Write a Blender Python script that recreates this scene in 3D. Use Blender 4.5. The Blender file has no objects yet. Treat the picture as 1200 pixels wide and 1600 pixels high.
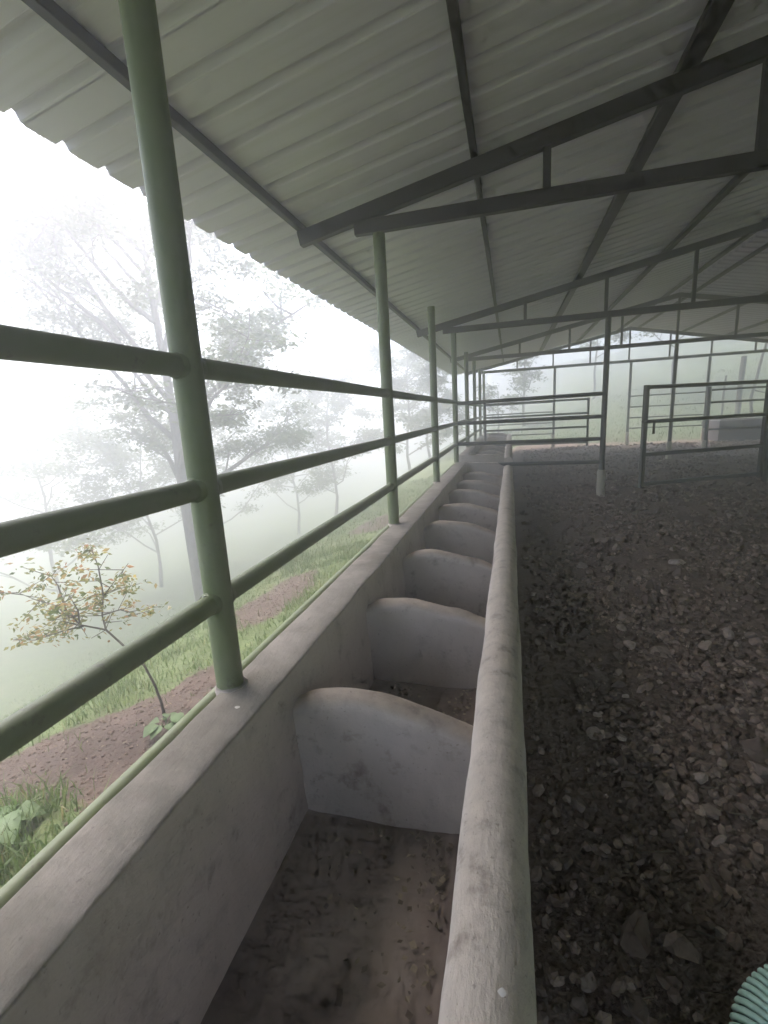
import bpy, bmesh, math, random
import numpy as np
from mathutils import Vector, Matrix, noise as mnoise

R = math.radians
scene = bpy.context.scene
COL = scene.collection
rng = np.random.default_rng(7)
random.seed(7)

# ------------------------------------------------------------------ camera
CZ = 1.45                                   # eye height above the shed floor
cam_d = bpy.data.cameras.new("camera")
cam = bpy.data.objects.new("camera", cam_d)
COL.objects.link(cam)
cam_d.sensor_width = 36.0
cam_d.lens = 36.0 * 718.0 / 1600.0
cam_d.clip_start = 0.02
cam_d.clip_end = 600.0
right = Vector((0.96446, 0.25919, -0.05448))
down = Vector((0.00184, -0.20999, -0.97770))
fwd = Vector((-0.26421, 0.94274, -0.20299))
m = Matrix((right, -down, -fwd)).transposed().to_4x4()
m.translation = (0, 0, CZ)
cam.matrix_world = m
scene.camera = cam

# ------------------------------------------------------------------ world, sun, exposure
SUN_EL, SUN_AZ = R(64), R(-55)               # azimuth from +Y towards +X: front left
world = bpy.data.worlds.new("World")
scene.world = world
world.use_nodes = True
wn = world.node_tree
for n in list(wn.nodes):
    wn.nodes.remove(n)
wo = wn.nodes.new("ShaderNodeOutputWorld")
wb = wn.nodes.new("ShaderNodeBackground")
sk = wn.nodes.new("ShaderNodeTexSky")
sk.sky_type = 'NISHITA'
sk.sun_disc = False
sk.sun_elevation = SUN_EL
sk.sun_rotation = SUN_AZ
sk.air_density = 1.0
sk.dust_density = 4.5
sk.ozone_density = 1.0
wb.inputs["Strength"].default_value = 0.15
wn.links.new(sk.outputs[0], wb.inputs[0])
wn.links.new(wb.outputs[0], wo.inputs[0])

sun_d = bpy.data.lights.new("sun", 'SUN')
sun_d.energy = 1.5
sun_d.angle = R(25)
sun_d.color = (1.0, 0.95, 0.89)
sun = bpy.data.objects.new("sun", sun_d)
COL.objects.link(sun)
sdir = Vector((math.sin(SUN_AZ) * math.cos(SUN_EL), math.cos(SUN_AZ) * math.cos(SUN_EL), math.sin(SUN_EL)))
sun.rotation_euler = sdir.to_track_quat('Z', 'Y').to_euler()
sun.location = sdir * 30

scene.render.engine = 'CYCLES'
vs = scene.view_settings
vs.view_transform = 'Standard'
vs.look = 'None'
vs.exposure = 2.15
vs.gamma = 1.0
vs.use_curve_mapping = False
cy = scene.cycles
cy.use_denoising = True
cy.use_adaptive_sampling = True
cy.adaptive_threshold = 0.03
cy.adaptive_min_samples = 12
cy.max_bounces = 6
cy.diffuse_bounces = 3
cy.glossy_bounces = 2
cy.transmission_bounces = 4
cy.volume_bounces = 2
cy.caustics_reflective = False
cy.caustics_refractive = False
cy.transparent_max_bounces = 4
cy.sample_clamp_indirect = 6.0
HAZE_DENSITY = 0.051

# ------------------------------------------------------------------ helpers
def tag(o, label=None, cat=None, group=None, kind=None):
    if label: o["label"] = label
    if cat: o["category"] = cat
    if group: o["group"] = group
    if kind: o["kind"] = kind
    return o

def empty(name, loc, label, cat, group=None, rz=0.0):
    o = bpy.data.objects.new(name, None)
    o.empty_display_size = 0.1
    COL.objects.link(o)
    o.location = loc
    o.rotation_euler = (0, 0, rz)
    return tag(o, label, cat, group)

def link(name, me, mat=None, parent=None, world_space=True):
    """One mesh object. Mesh data is in world coordinates unless world_space is False."""
    o = bpy.data.objects.new(name, me)
    COL.objects.link(o)
    if mat is not None and not me.materials:
        me.materials.append(mat)
    if parent is not None:
        o.parent = parent
        if world_space:
            o.matrix_parent_inverse = world_matrix(parent).inverted()
    return o

def world_matrix(o):
    loc = Matrix.LocRotScale(o.location, o.rotation_euler, o.scale)
    if o.parent is None:
        return loc
    return world_matrix(o.parent) @ o.matrix_parent_inverse @ loc

def mesh_from(verts, faces, smooth=False, name="mesh"):
    me = bpy.data.meshes.new(name)
    me.from_pydata([tuple(v) for v in verts], [], [tuple(f) for f in faces])
    if smooth:
        me.polygons.foreach_set("use_smooth", [True] * len(me.polygons))
    me.update()
    return me

def mesh_np(V, F, smooth=False, name="mesh"):
    """fast mesh: V (n,3), F (m,k) with constant k"""
    V = np.asarray(V, dtype=np.float32)
    F = np.asarray(F, dtype=np.int32)
    me = bpy.data.meshes.new(name)
    k = F.shape[1]
    me.vertices.add(len(V)); me.vertices.foreach_set("co", V.ravel())
    me.loops.add(F.size); me.loops.foreach_set("vertex_index", F.ravel())
    me.polygons.add(len(F))
    me.polygons.foreach_set("loop_start", np.arange(0, F.size, k, dtype=np.int32))
    me.polygons.foreach_set("loop_total", np.full(len(F), k, dtype=np.int32))
    me.polygons.foreach_set("use_smooth", np.full(len(F), smooth, dtype=bool))
    me.update(calc_edges=True)
    me.validate()
    return me

class MB:
    def __init__(self):
        self.v = []; self.f = []
    def add(self, verts, faces):
        b = len(self.v)
        self.v += [tuple(v) for v in verts]
        self.f += [tuple(b + i for i in f) for f in faces]
        return self
    def box(self, lo, hi):
        x0, y0, z0 = lo; x1, y1, z1 = hi
        return self.add([(x0,y0,z0),(x1,y0,z0),(x1,y1,z0),(x0,y1,z0),(x0,y0,z1),(x1,y0,z1),(x1,y1,z1),(x0,y1,z1)],
                        [(0,3,2,1),(4,5,6,7),(0,1,5,4),(1,2,6,5),(2,3,7,6),(3,0,4,7)])
    def bar(self, a, b, w, h, up=(0,0,1), bev=0.004):
        """rectangular steel section from a to b, width w, height h, slightly rounded corners"""
        a = Vector(a); b = Vector(b); d = (b - a).normalized()
        s = d.cross(Vector(up)).normalized(); u = s.cross(d).normalized()
        hw, hh = w / 2, h / 2
        pr = [(-hw+bev,-hh),(hw-bev,-hh),(hw,-hh+bev),(hw,hh-bev),(hw-bev,hh),(-hw+bev,hh),(-hw,hh-bev),(-hw,-hh+bev)]
        vs_ = [a + s*x + u*z for x, z in pr] + [b + s*x + u*z for x, z in pr]
        n = 8
        fs = [(i, (i+1) % n, n + (i+1) % n, n + i) for i in range(n)] + [tuple(range(n-1, -1, -1)), tuple(range(n, 2*n))]
        return self.add(vs_, fs)
    def tube(self, pts, radii, n=12, cap=True):
        pts = [Vector(p) for p in pts]
        if not hasattr(radii, '__len__'): radii = [radii] * len(pts)
        rings = []
        prev = None
        for i, p in enumerate(pts):
            d = (pts[min(i+1, len(pts)-1)] - pts[max(i-1, 0)]).normalized()
            if prev is None:
                ref = Vector((0,0,1)) if abs(d.z) < 0.9 else Vector((1,0,0))
                s = d.cross(ref).normalized()
            else:
                s = (prev - d * prev.dot(d)).normalized()
            prev = s
            t = d.cross(s).normalized()
            rings.append([p + (s*math.cos(2*math.pi*k/n) + t*math.sin(2*math.pi*k/n)) * radii[i] for k in range(n)])
        vs_ = [v for r in rings for v in r]
        fs = []
        for i in range(len(pts)-1):
            for k in range(n):
                fs.append((i*n+k, i*n+(k+1) % n, (i+1)*n+(k+1) % n, (i+1)*n+k))
        if cap:
            fs.append(tuple(range(n-1, -1, -1)))
            fs.append(tuple((len(pts)-1)*n + k for k in range(n)))
        return self.add(vs_, fs)
    def build(self, name, mat, parent=None, smooth=False, auto=None):
        me = mesh_from(self.v, self.f, smooth, name)
        if auto is not None:
            me.polygons.foreach_set("use_smooth", [True] * len(me.polygons))
            sharp_by_angle(me, auto)
        return link(name, me, mat, parent)

def sharp_by_angle(me, ang):
    bm = bmesh.new(); bm.from_mesh(me)
    bmesh.ops.recalc_face_normals(bm, faces=bm.faces)
    for e in bm.edges:
        if len(e.link_faces) == 2 and e.calc_face_angle(0) > ang:
            e.smooth = False
    bm.to_mesh(me); bm.free()

def pipe(name, a, b, r, mat, parent, n=16, seg=1, wob=0.0, seed=0):
    a = Vector(a); b = Vector(b)
    pts = []
    for i in range(seg + 1):
        p = a.lerp(b, i / seg)
        if wob and 0 < i < seg:
            p = p + Vector((mnoise.noise(p * 0.7 + Vector((seed, 0, 0))), mnoise.noise(p * 0.7 + Vector((0, seed, 9))), mnoise.noise(p * 0.7 + Vector((5, 0, seed))))) * wob
        pts.append(p)
    return MB().tube(pts, r, n).build(name, mat, parent, auto=R(50))

# ------------------------------------------------------------------ materials
def new_mat(name):
    mt = bpy.data.materials.new(name)
    mt.use_nodes = True
    nt = mt.node_tree
    bs = nt.nodes["Principled BSDF"]
    return mt, nt, bs

def nd(nt, typ, **kw):
    n = nt.nodes.new(typ)
    for k, v in kw.items():
        if k in n.inputs.keys() if isinstance(k, str) else False:
            n.inputs[k].default_value = v
        else:
            setattr(n, k, v)
    return n

def coords(nt, scale=(1,1,1), space='Object'):
    tc = nt.nodes.new("ShaderNodeTexCoord")
    mp = nt.nodes.new("ShaderNodeMapping")
    mp.inputs["Scale"].default_value = scale
    nt.links.new(tc.outputs[space], mp.inputs[0])
    return mp.outputs[0]

def geo_pos(nt, scale=(1,1,1)):
    g = nt.nodes.new("ShaderNodeNewGeometry")
    mp = nt.nodes.new("ShaderNodeMapping")
    mp.inputs["Scale"].default_value = scale
    nt.links.new(g.outputs["Position"], mp.inputs[0])
    return mp.outputs[0]

def noise_tex(nt, vec, scale, detail=4.0, rough=0.55):
    n = nt.nodes.new("ShaderNodeTexNoise")
    n.inputs["Scale"].default_value = scale
    n.inputs["Detail"].default_value = detail
    n.inputs["Roughness"].default_value = rough
    nt.links.new(vec, n.inputs["Vector"])
    return n.outputs["Fac"]

def ramp(nt, fac, stops):
    r = nt.nodes.new("ShaderNodeValToRGB")
    el = r.color_ramp.elements
    while len(el) > 1: el.remove(el[0])
    el[0].position = stops[0][0]; el[0].color = (*stops[0][1], 1)
    for p, c in stops[1:]:
        e = el.new(p); e.color = (*c, 1)
    nt.links.new(fac, r.inputs[0])
    return r.outputs[0]

def mapr(nt, fac, a, b, c=0.0, d=1.0):
    n = nt.nodes.new("ShaderNodeMapRange")
    n.inputs[1].default_value = a; n.inputs[2].default_value = b
    n.inputs[3].default_value = c; n.inputs[4].default_value = d
    nt.links.new(fac, n.inputs[0])
    return n.outputs[0]

def mixc(nt, fac, a, b, mode='MIX'):
    n = nt.nodes.new("ShaderNodeMix")
    n.data_type = 'RGBA'; n.blend_type = mode
    for sock, v in ((n.inputs[0], fac), (n.inputs[6], a), (n.inputs[7], b)):
        if hasattr(v, "is_linked") or isinstance(v, bpy.types.NodeSocket):
            nt.links.new(v, sock)
        elif isinstance(v, (int, float)):
            sock.default_value = v
        else:
            sock.default_value = (*v, 1)
    return n.outputs[2]

def mth(nt, op, a, b=None):
    n = nt.nodes.new("ShaderNodeMath"); n.operation = op
    for s, v in ((n.inputs[0], a), (n.inputs[1], b)):
        if v is None: continue
        if isinstance(v, bpy.types.NodeSocket): nt.links.new(v, s)
        else: s.default_value = v
    return n.outputs[0]

def bump(nt, bs, height, strength, dist, prev=None):
    b = nt.nodes.new("ShaderNodeBump")
    b.inputs["Strength"].default_value = strength
    b.inputs["Distance"].default_value = dist
    nt.links.new(height, b.inputs["Height"])
    if prev is not None: nt.links.new(prev, b.inputs["Normal"])
    nt.links.new(b.outputs[0], bs.inputs["Normal"])
    return b.outputs[0]

def concrete(name, pale, top, stain, brush=(1,1,1), brush_s=0.35):
    mt, nt, bs = new_mat(name)
    p = geo_pos(nt)
    n1 = noise_tex(nt, p, 2.2, 6, 0.6)
    n2 = noise_tex(nt, p, 14.0, 6, 0.65)
    n3 = noise_tex(nt, p, 90.0, 3, 0.6)
    base = mixc(nt, mapr(nt, n1, 0.35, 0.68), pale, tuple(c * 0.80 for c in pale))
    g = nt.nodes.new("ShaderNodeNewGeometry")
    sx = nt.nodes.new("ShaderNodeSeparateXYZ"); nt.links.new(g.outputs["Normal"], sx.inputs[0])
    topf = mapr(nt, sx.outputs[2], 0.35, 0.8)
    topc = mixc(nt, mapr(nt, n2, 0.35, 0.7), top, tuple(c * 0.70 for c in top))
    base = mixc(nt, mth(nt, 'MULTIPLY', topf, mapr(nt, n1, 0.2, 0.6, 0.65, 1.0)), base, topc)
    st = mth(nt, 'MULTIPLY', mapr(nt, n2, 0.54, 0.72), mapr(nt, n1, 0.40, 0.60))
    base = mixc(nt, mth(nt, 'MULTIPLY', st, 0.85), base, stain)
    nd_ = noise_tex(nt, geo_pos(nt, (1, 1, 0.35)), 7.0, 5, 0.6)
    base = mixc(nt, mth(nt, 'MULTIPLY', mapr(nt, nd_, 0.50, 0.70), 0.45), base, tuple(0.5 * a + 0.5 * b for a, b in zip(pale, stain)))
    sp = mapr(nt, n3, 0.64, 0.72)
    base = mixc(nt, mth(nt, 'MULTIPLY', sp, 0.45), base, tuple(c * 0.5 for c in stain))
    nt.links.new(base, bs.inputs["Base Color"])
    bs.inputs["Roughness"].default_value = 0.92
    pb = geo_pos(nt, brush)
    nb = noise_tex(nt, pb, 60.0, 5, 0.65)
    b1 = bump(nt, bs, n2, 0.3, 0.010)
    b2 = bump(nt, bs, nb, brush_s, 0.006, b1)
    bump(nt, bs, n3, 0.3, 0.003, b2)
    return mt

M = {}
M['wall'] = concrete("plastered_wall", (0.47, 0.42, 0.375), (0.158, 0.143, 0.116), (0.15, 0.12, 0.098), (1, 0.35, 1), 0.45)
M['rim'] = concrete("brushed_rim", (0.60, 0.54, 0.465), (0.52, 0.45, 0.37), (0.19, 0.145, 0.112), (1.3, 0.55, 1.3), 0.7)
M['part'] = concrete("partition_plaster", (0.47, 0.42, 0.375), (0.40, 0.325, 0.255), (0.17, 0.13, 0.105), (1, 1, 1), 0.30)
M['blockwall'] = concrete("raw_concrete", (0.11, 0.095, 0.095), (0.36, 0.34, 0.32), (0.07, 0.06, 0.055))
M['sleeve'] = concrete("pale_cement", (0.62, 0.58, 0.47), (0.6, 0.57, 0.48), (0.35, 0.3, 0.24))

def trough_floor_mat():
    mt, nt, bs = new_mat("dirty_trough_floor")
    p = geo_pos(nt)
    n1 = noise_tex(nt, p, 3.0, 6, 0.6); n2 = noise_tex(nt, p, 28.0, 5, 0.65)
    c = ramp(nt, n1, [(0.34, (0.085, 0.06, 0.045)), (0.5, (0.17, 0.13, 0.104)), (0.66, (0.27, 0.22, 0.182))])
    c = mixc(nt, mth(nt, 'MULTIPLY', mapr(nt, n2, 0.58, 0.72), 0.35), c, (0.07, 0.052, 0.04))
    nt.links.new(c, bs.inputs["Base Color"]); bs.inputs["Roughness"].default_value = 0.95
    bump(nt, bs, n2, 0.2, 0.004)
    return mt
M['tfloor'] = trough_floor_mat()

def paint(name, col, rust, rough=0.5, rust_amt=0.5, tint=None):
    mt, nt, bs = new_mat(name)
    p = geo_pos(nt)
    n1 = noise_tex(nt, p, 6.0, 5, 0.6); n2 = noise_tex(nt, p, 45.0, 4, 0.6)
    c = mixc(nt, mapr(nt, n1, 0.3, 0.7), col, tint or tuple(v * 0.78 for v in col))
    r = mth(nt, 'MULTIPLY', mapr(nt, n2, 0.56, 0.66), mapr(nt, n1, 0.48, 0.62))
    c = mixc(nt, mth(nt, 'MULTIPLY', r, rust_amt), c, rust)
    nt.links.new(c, bs.inputs["Base Color"])
    bs.inputs["Roughness"].default_value = rough
    bump(nt, bs, n2, 0.15, 0.002)
    return mt
M['green'] = paint("olive_green_paint", (0.125, 0.16, 0.062), (0.085, 0.07, 0.05), 0.55, 0.55, (0.155, 0.175, 0.105))
M['steel'] = paint("maroon_primer", (0.034, 0.026, 0.028), (0.06, 0.038, 0.03), 0.55, 0.35)
M['greysteel'] = paint("grey_green_paint", (0.075, 0.08, 0.066), (0.10, 0.065, 0.045), 0.5, 0.5)
M['roof'] = None
def roof_mat():
    mt, nt, bs = new_mat("corrugated_roof")
    p = geo_pos(nt)
    oi = nt.nodes.new("ShaderNodeObjectInfo")
    n1 = noise_tex(nt, p, 1.3, 5, 0.6); n2 = noise_tex(nt, geo_pos(nt, (0.25, 5, 0.25)), 4.0, 2, 0.5)
    c = mixc(nt, mapr(nt, n1, 0.3, 0.7), (0.74, 0.705, 0.84), (0.68, 0.645, 0.775))
    c = mixc(nt, mapr(nt, oi.outputs["Random"], 0, 1, 0, 0.22), c, (0.58, 0.56, 0.61))
    c = mixc(nt, mth(nt, 'MULTIPLY', mapr(nt, n2, 0.5, 0.75), 0.22), c, (0.42, 0.40, 0.40))
    nt.links.new(c, bs.inputs["Base Color"])
    bs.inputs["Roughness"].default_value = 0.42
    bs.inputs["Specular IOR Level"].default_value = 0.4
    return mt
M['roof'] = roof_mat()

def stone_mat(name, island):
    mt, nt, bs = new_mat(name)
    if island:
        g = nt.nodes.new("ShaderNodeNewGeometry"); rnd = g.outputs["Random Per Island"]
    else:
        g = nt.nodes.new("ShaderNodeObjectInfo"); rnd = g.outputs["Random"]
    c = ramp(nt, rnd, [(0.0, (0.13, 0.088, 0.06)), (0.4, (0.21, 0.146, 0.103)), (0.75, (0.29, 0.21, 0.155)), (0.93, (0.38, 0.285, 0.22)), (1.0, (0.47, 0.38, 0.30))] if island else [(0.0, (0.12, 0.085, 0.062)), (0.3, (0.19, 0.138, 0.105)), (0.6, (0.265, 0.20, 0.157)), (0.85, (0.34, 0.268, 0.215)), (1.0, (0.45, 0.375, 0.315))])
    p = geo_pos(nt)
    n1 = noise_tex(nt, p, 40.0, 4, 0.6)
    c = mixc(nt, mapr(nt, n1, 0.35, 0.7, 0, 0.55), c, (0.11, 0.08, 0.062))
    nt.links.new(c, bs.inputs["Base Color"]); bs.inputs["Roughness"].default_value = 0.9
    bump(nt, bs, noise_tex(nt, p, 120.0, 3, 0.6), 0.4, 0.003)
    return mt
M['stone'] = stone_mat("loose_stone", False)
M['gravel'] = stone_mat("gravel_mix", True)

def dirt_mat():
    mt, nt, bs = new_mat("gravel_dirt")
    p = geo_pos(nt)
    n1 = noise_tex(nt, p, 1.6, 6, 0.6); n2 = noise_tex(nt, p, 38.0, 6, 0.7); n3 = noise_tex(nt, p, 150.0, 3, 0.6)
    c = ramp(nt, n1, [(0.3, (0.12, 0.08, 0.057)), (0.55, (0.195, 0.134, 0.096)), (0.75, (0.25, 0.178, 0.131))])
    c = mixc(nt, mapr(nt, n2, 0.48, 0.68, 0, 0.8), c, (0.26, 0.21, 0.172))
    c = mixc(nt, mapr(nt, n2, 0.44, 0.30, 0, 0.7), c, (0.055, 0.042, 0.036))
    nt.links.new(c, bs.inputs["Base Color"]); bs.inputs["Roughness"].default_value = 0.95
    b = bump(nt, bs, n2, 0.9, 0.03)
    bump(nt, bs, n3, 0.6, 0.006, b)
    return mt
M['dirt'] = dirt_mat()

def terrain_mat():
    mt, nt, bs = new_mat("hillside_ground")
    p = geo_pos(nt)
    n1 = noise_tex(nt, p, 0.6, 6, 0.6); n2 = noise_tex(nt, p, 9.0, 6, 0.65); n3 = noise_tex(nt, p, 60.0, 4, 0.6)
    gr = ramp(nt, n2, [(0.3, (0.05, 0.072, 0.02)), (0.55, (0.072, 0.10, 0.03)), (0.75, (0.10, 0.125, 0.042))])
    gr = mixc(nt, mapr(nt, n1, 0.5, 0.75, 0, 0.45), gr, (0.13, 0.115, 0.06))
    so = ramp(nt, n2, [(0.3, (0.045, 0.028, 0.021)), (0.6, (0.07, 0.046, 0.035)), (0.8, (0.10, 0.07, 0.054))])
    at = nt.nodes.new("ShaderNodeAttribute"); at.attribute_name = "soil"
    f = mapr(nt, mth(nt, 'ADD', at.outputs["Fac"], mth(nt, 'MULTIPLY', mth(nt, 'SUBTRACT', n3, 0.5), 0.5)), 0.4, 0.6)
    c = mixc(nt, f, gr, so)
    nt.links.new(c, bs.inputs["Base Color"]); bs.inputs["Roughness"].default_value = 0.95
    b = bump(nt, bs, n2, 0.6, 0.06)
    bump(nt, bs, n3, 0.7, 0.015, b)
    return mt
M['terrain'] = terrain_mat()

def leaf_mat(name, stops, trans=0.35):
    mt, nt, bs = new_mat(name)
    g = nt.nodes.new("ShaderNodeNewGeometry")
    c = ramp(nt, g.outputs["Random Per Island"], stops)
    nt.links.new(c, bs.inputs["Base Color"])
    bs.inputs["Roughness"].default_value = 0.6
    tr = nt.nodes.new("ShaderNodeBsdfTranslucent"); nt.links.new(c, tr.inputs[0])
    mx = nt.nodes.new("ShaderNodeMixShader"); mx.inputs[0].default_value = trans
    nt.links.new(bs.outputs[0], mx.inputs[1]); nt.links.new(tr.outputs[0], mx.inputs[2])
    nt.links.new(mx.outputs[0], nt.nodes["Material Output"].inputs[0])
    return mt
M['leaf'] = leaf_mat("green_leaves", [(0, (0.08, 0.115, 0.04)), (0.5, (0.115, 0.155, 0.055)), (1, (0.17, 0.19, 0.08))], 0.55)
M['leaf_warm'] = leaf_mat("yellowing_leaves", [(0, (0.08, 0.12, 0.035)), (0.3, (0.17, 0.19, 0.06)), (0.65, (0.33, 0.30, 0.10)), (0.88, (0.38, 0.25, 0.11)), (1, (0.38, 0.19, 0.10))], 0.5)
M['grass'] = leaf_mat("grass_blades", [(0, (0.06, 0.105, 0.025)), (0.5, (0.085, 0.14, 0.035)), (0.85, (0.13, 0.17, 0.055)), (1, (0.19, 0.17, 0.08))], 0.55)
M['broad'] = leaf_mat("broad_weed_leaves", [(0, (0.06, 0.11, 0.035)), (1, (0.10, 0.16, 0.06))], 0.3)
M['straw'] = leaf_mat("dry_litter", [(0, (0.08, 0.056, 0.035)), (0.55, (0.14, 0.105, 0.065)), (1, (0.27, 0.22, 0.14))], 0.1)
def bark_mat():
    mt, nt, bs = new_mat("tree_bark")
    p = geo_pos(nt, (1, 1, 0.3)); n = noise_tex(nt, p, 18.0, 5, 0.6)
    nt.links.new(ramp(nt, n, [(0.3, (0.05, 0.042, 0.034)), (0.7, (0.14, 0.12, 0.10))]), bs.inputs["Base Color"])
    bs.inputs["Roughness"].default_value = 0.95
    bump(nt, bs, n, 0.6, 0.02)
    return mt
M['bark'] = bark_mat()
def simple(name, col, rough=0.8, nscale=30.0):
    mt, nt, bs = new_mat(name)
    n = noise_tex(nt, coords(nt), nscale, 4, 0.6)
    nt.links.new(mixc(nt, mapr(nt, n, 0.3, 0.7), col, tuple(c * 0.72 for c in col)), bs.inputs["Base Color"])
    bs.inputs["Roughness"].default_value = rough
    bump(nt, bs, n, 0.3, 0.003)
    return mt
M['clod'] = simple("soil_clod", (0.10, 0.066, 0.05), 0.95, 25)
M['mint_gap'] = simple("dark_weave_gap", (0.05, 0.12, 0.085), 0.9, 40)  # weave gaps, darkened in colour to stand in for shade between the ribs
M['mint'] = simple("mint_weave", (0.5, 0.74, 0.61), 0.8, 40)
M['greyweave'] = simple("grey_weave", (0.6, 0.62, 0.61), 0.9, 120)
M['dropping'] = simple("white_spot", (0.62, 0.59, 0.53), 0.9)

# ------------------------------------------------------------------ terrain
def wav(x, y, s, ph=0.0):
    return (np.sin(x*s*1.3 + y*s*0.7 + ph) + np.sin(-x*s*0.8 + y*s*1.7 + 1.3 + ph) + np.sin(x*s*2.3 - y*s*1.1 + 2.1 + ph*2) * 0.5
            + np.sin(x*s*3.9 + y*s*4.3 + ph*3) * 0.3) / 2.8

def smooth(a, b, x):
    t = np.clip((x - a) / (b - a), 0, 1)
    return t * t * (3 - 2 * t)

def terr(x, y):
    x = np.asarray(x, float); y = np.asarray(y, float)
    d = np.maximum(-1.0 - x, 0)
    z = -0.05 - 0.22 * np.minimum(d, 2.3) - 0.55 * np.clip(d - 2.3, 0, 8) - 0.10 * np.clip(d - 10.3, 0, 16)
    r = np.maximum(x - 8.8, 0)
    z = z + (1.15 * np.minimum(r, 3.4) + 0.02 * np.clip(r - 3.4, 0, 20)) * (1 - 0.85 * smooth(16.0, 23.0, y))  # right bank, mostly out of view, made steep to block side light
    z = z + 0.8 * np.clip(-6.0 - y, 0, 4.5) * smooth(-3, 1, x)  # unseen rise behind the camera, added to cut light from the open end
    b = np.maximum(y - 17.2, 0)
    z = z + smooth(-2, 6, x) * (0.15 * np.minimum(b, 50)) + 0.16 * np.clip(x - 3.0, 0, 14) * smooth(17.2, 30, y)
    z = z + 0.02 * np.minimum(b, 14) * smooth(-12, -2, x)
    z = np.minimum(z, 6.2 + 0.12 * (z - 6.2))
    inside = (x > -0.88) & (x < 8.9) & (y > -5) & (y < 17.3)
    und = 0.10 * wav(x, y, 0.5) * smooth(1.5, 6, d + r + b) + 0.018 * wav(x, y, 5.0) + 0.01 * wav(x, y, 13.0, 2.0)
    return np.where(inside, -0.16, z + und - 0.0)

def soil_mask(x, y):
    x = np.asarray(x, float); y = np.asarray(y, float)
    w = 0.10 * wav(x, y, 4.0) + 0.05 * wav(x, y, 11.0, 1.0)
    top = np.interp(-x, [0.8, 2.06, 2.33, 2.6, 2.9, 3.3], [2.95, 2.62, 2.36, 2.20, 1.95, 1.5]) + w
    low = 1.36 + 0.1 * np.sin(x * 5) + w
    a = np.minimum(smooth(-0.12, 0.12, top - y), smooth(-0.12, 0.12, y - low)) * smooth(-3.25, -2.9, x)
    c = smooth(1.0, 0.6, np.sqrt(((x + 2.35) / 0.42) ** 2 + ((y - 4.1) / 0.95) ** 2) + w * 1.5)
    e = smooth(1.0, 0.6, np.sqrt(((x + 2.2) / 0.5) ** 2 + ((y - 7.2) / 0.8) ** 2) + w * 1.5) * 0.7
    return np.clip(np.maximum(np.maximum(a, c), e), 0, 1) * (x < -0.8)

xs = np.unique(np.concatenate([np.linspace(-95, -14, 55), np.linspace(-14, -4, 80), np.linspace(-4, -0.80, 80), np.linspace(-0.8, 8.8, 14), np.linspace(8.95, 24, 60), np.linspace(24, 95, 40)]))
ys = np.unique(np.concatenate([np.linspace(-95, -5.1, 40), np.linspace(-4.9, 0, 25), np.linspace(0, 6, 130), np.linspace(6, 17.2, 90), np.linspace(17.35, 45, 90), np.linspace(45, 110, 40)]))
GX, GY = np.meshgrid(xs, ys, indexing='ij')
GZ = terr(GX, GY)
V = np.stack([GX.ravel(), GY.ravel(), GZ.ravel()], 1)
ni, nj = len(xs), len(ys)
I, J = np.meshgrid(np.arange(ni - 1), np.arange(nj - 1), indexing='ij')
F = np.stack([I*nj+J, (I+1)*nj+J, (I+1)*nj+J+1, I*nj+J+1], -1).reshape(-1, 4)
me = mesh_np(V, F, True, "terrain")
at = me.attributes.new("soil", 'FLOAT', 'POINT')
at.data.foreach_set("value", soil_mask(GX.ravel(), GY.ravel()).astype(np.float32))
terrain = tag(link("terrain", me, M['terrain']), kind="structure")

# ------------------------------------------------------------------ gravel floor of the shed
def floor_z(x, y):
    x = np.asarray(x, float); y = np.asarray(y, float)
    z = 0.012 * np.clip(y - 3, 0, 13) + 0.02 * wav(x, y, 1.1) + 0.012 * wav(x, y, 4.0, 0.7) + 0.006 * wav(x, y, 14.0, 2.2)
    z = z - 0.055 * np.exp(-(((x - 1.27) / 0.17) ** 2 + ((y - 1.93) / 0.10) ** 2))      # small hollow
    z = z + 0.03 * smooth(0.5, 1.6, x)
    return z * smooth(-0.05, 0.3, x) - 0.01
fx = np.unique(np.concatenate([np.linspace(0.0, 3, 110), np.linspace(3, 8.95, 80)]))
fy = np.unique(np.concatenate([np.linspace(-4.95, 0, 40), np.linspace(0, 7, 220), np.linspace(7, 17.3, 130)]))
GX, GY = np.meshgrid(fx, fy, indexing='ij')
GZ = floor_z(GX, GY)
ni, nj = len(fx), len(fy)
I, J = np.meshgrid(np.arange(ni - 1), np.arange(nj - 1), indexing='ij')
F = np.stack([I*nj+J, (I+1)*nj+J, (I+1)*nj+J+1, I*nj+J+1], -1).reshape(-1, 4)
gravel_floor = tag(link("gravel_floor", mesh_np(np.stack([GX.ravel(), GY.ravel(), GZ.ravel()], 1), F, True, "gravel_floor"), M['dirt']), kind="structure")

# ------------------------------------------------------------------ feeding troughs
XO, XI = -0.865, -0.69          # outer and inner edge of the back wall top
RIMX = -0.033

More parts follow.
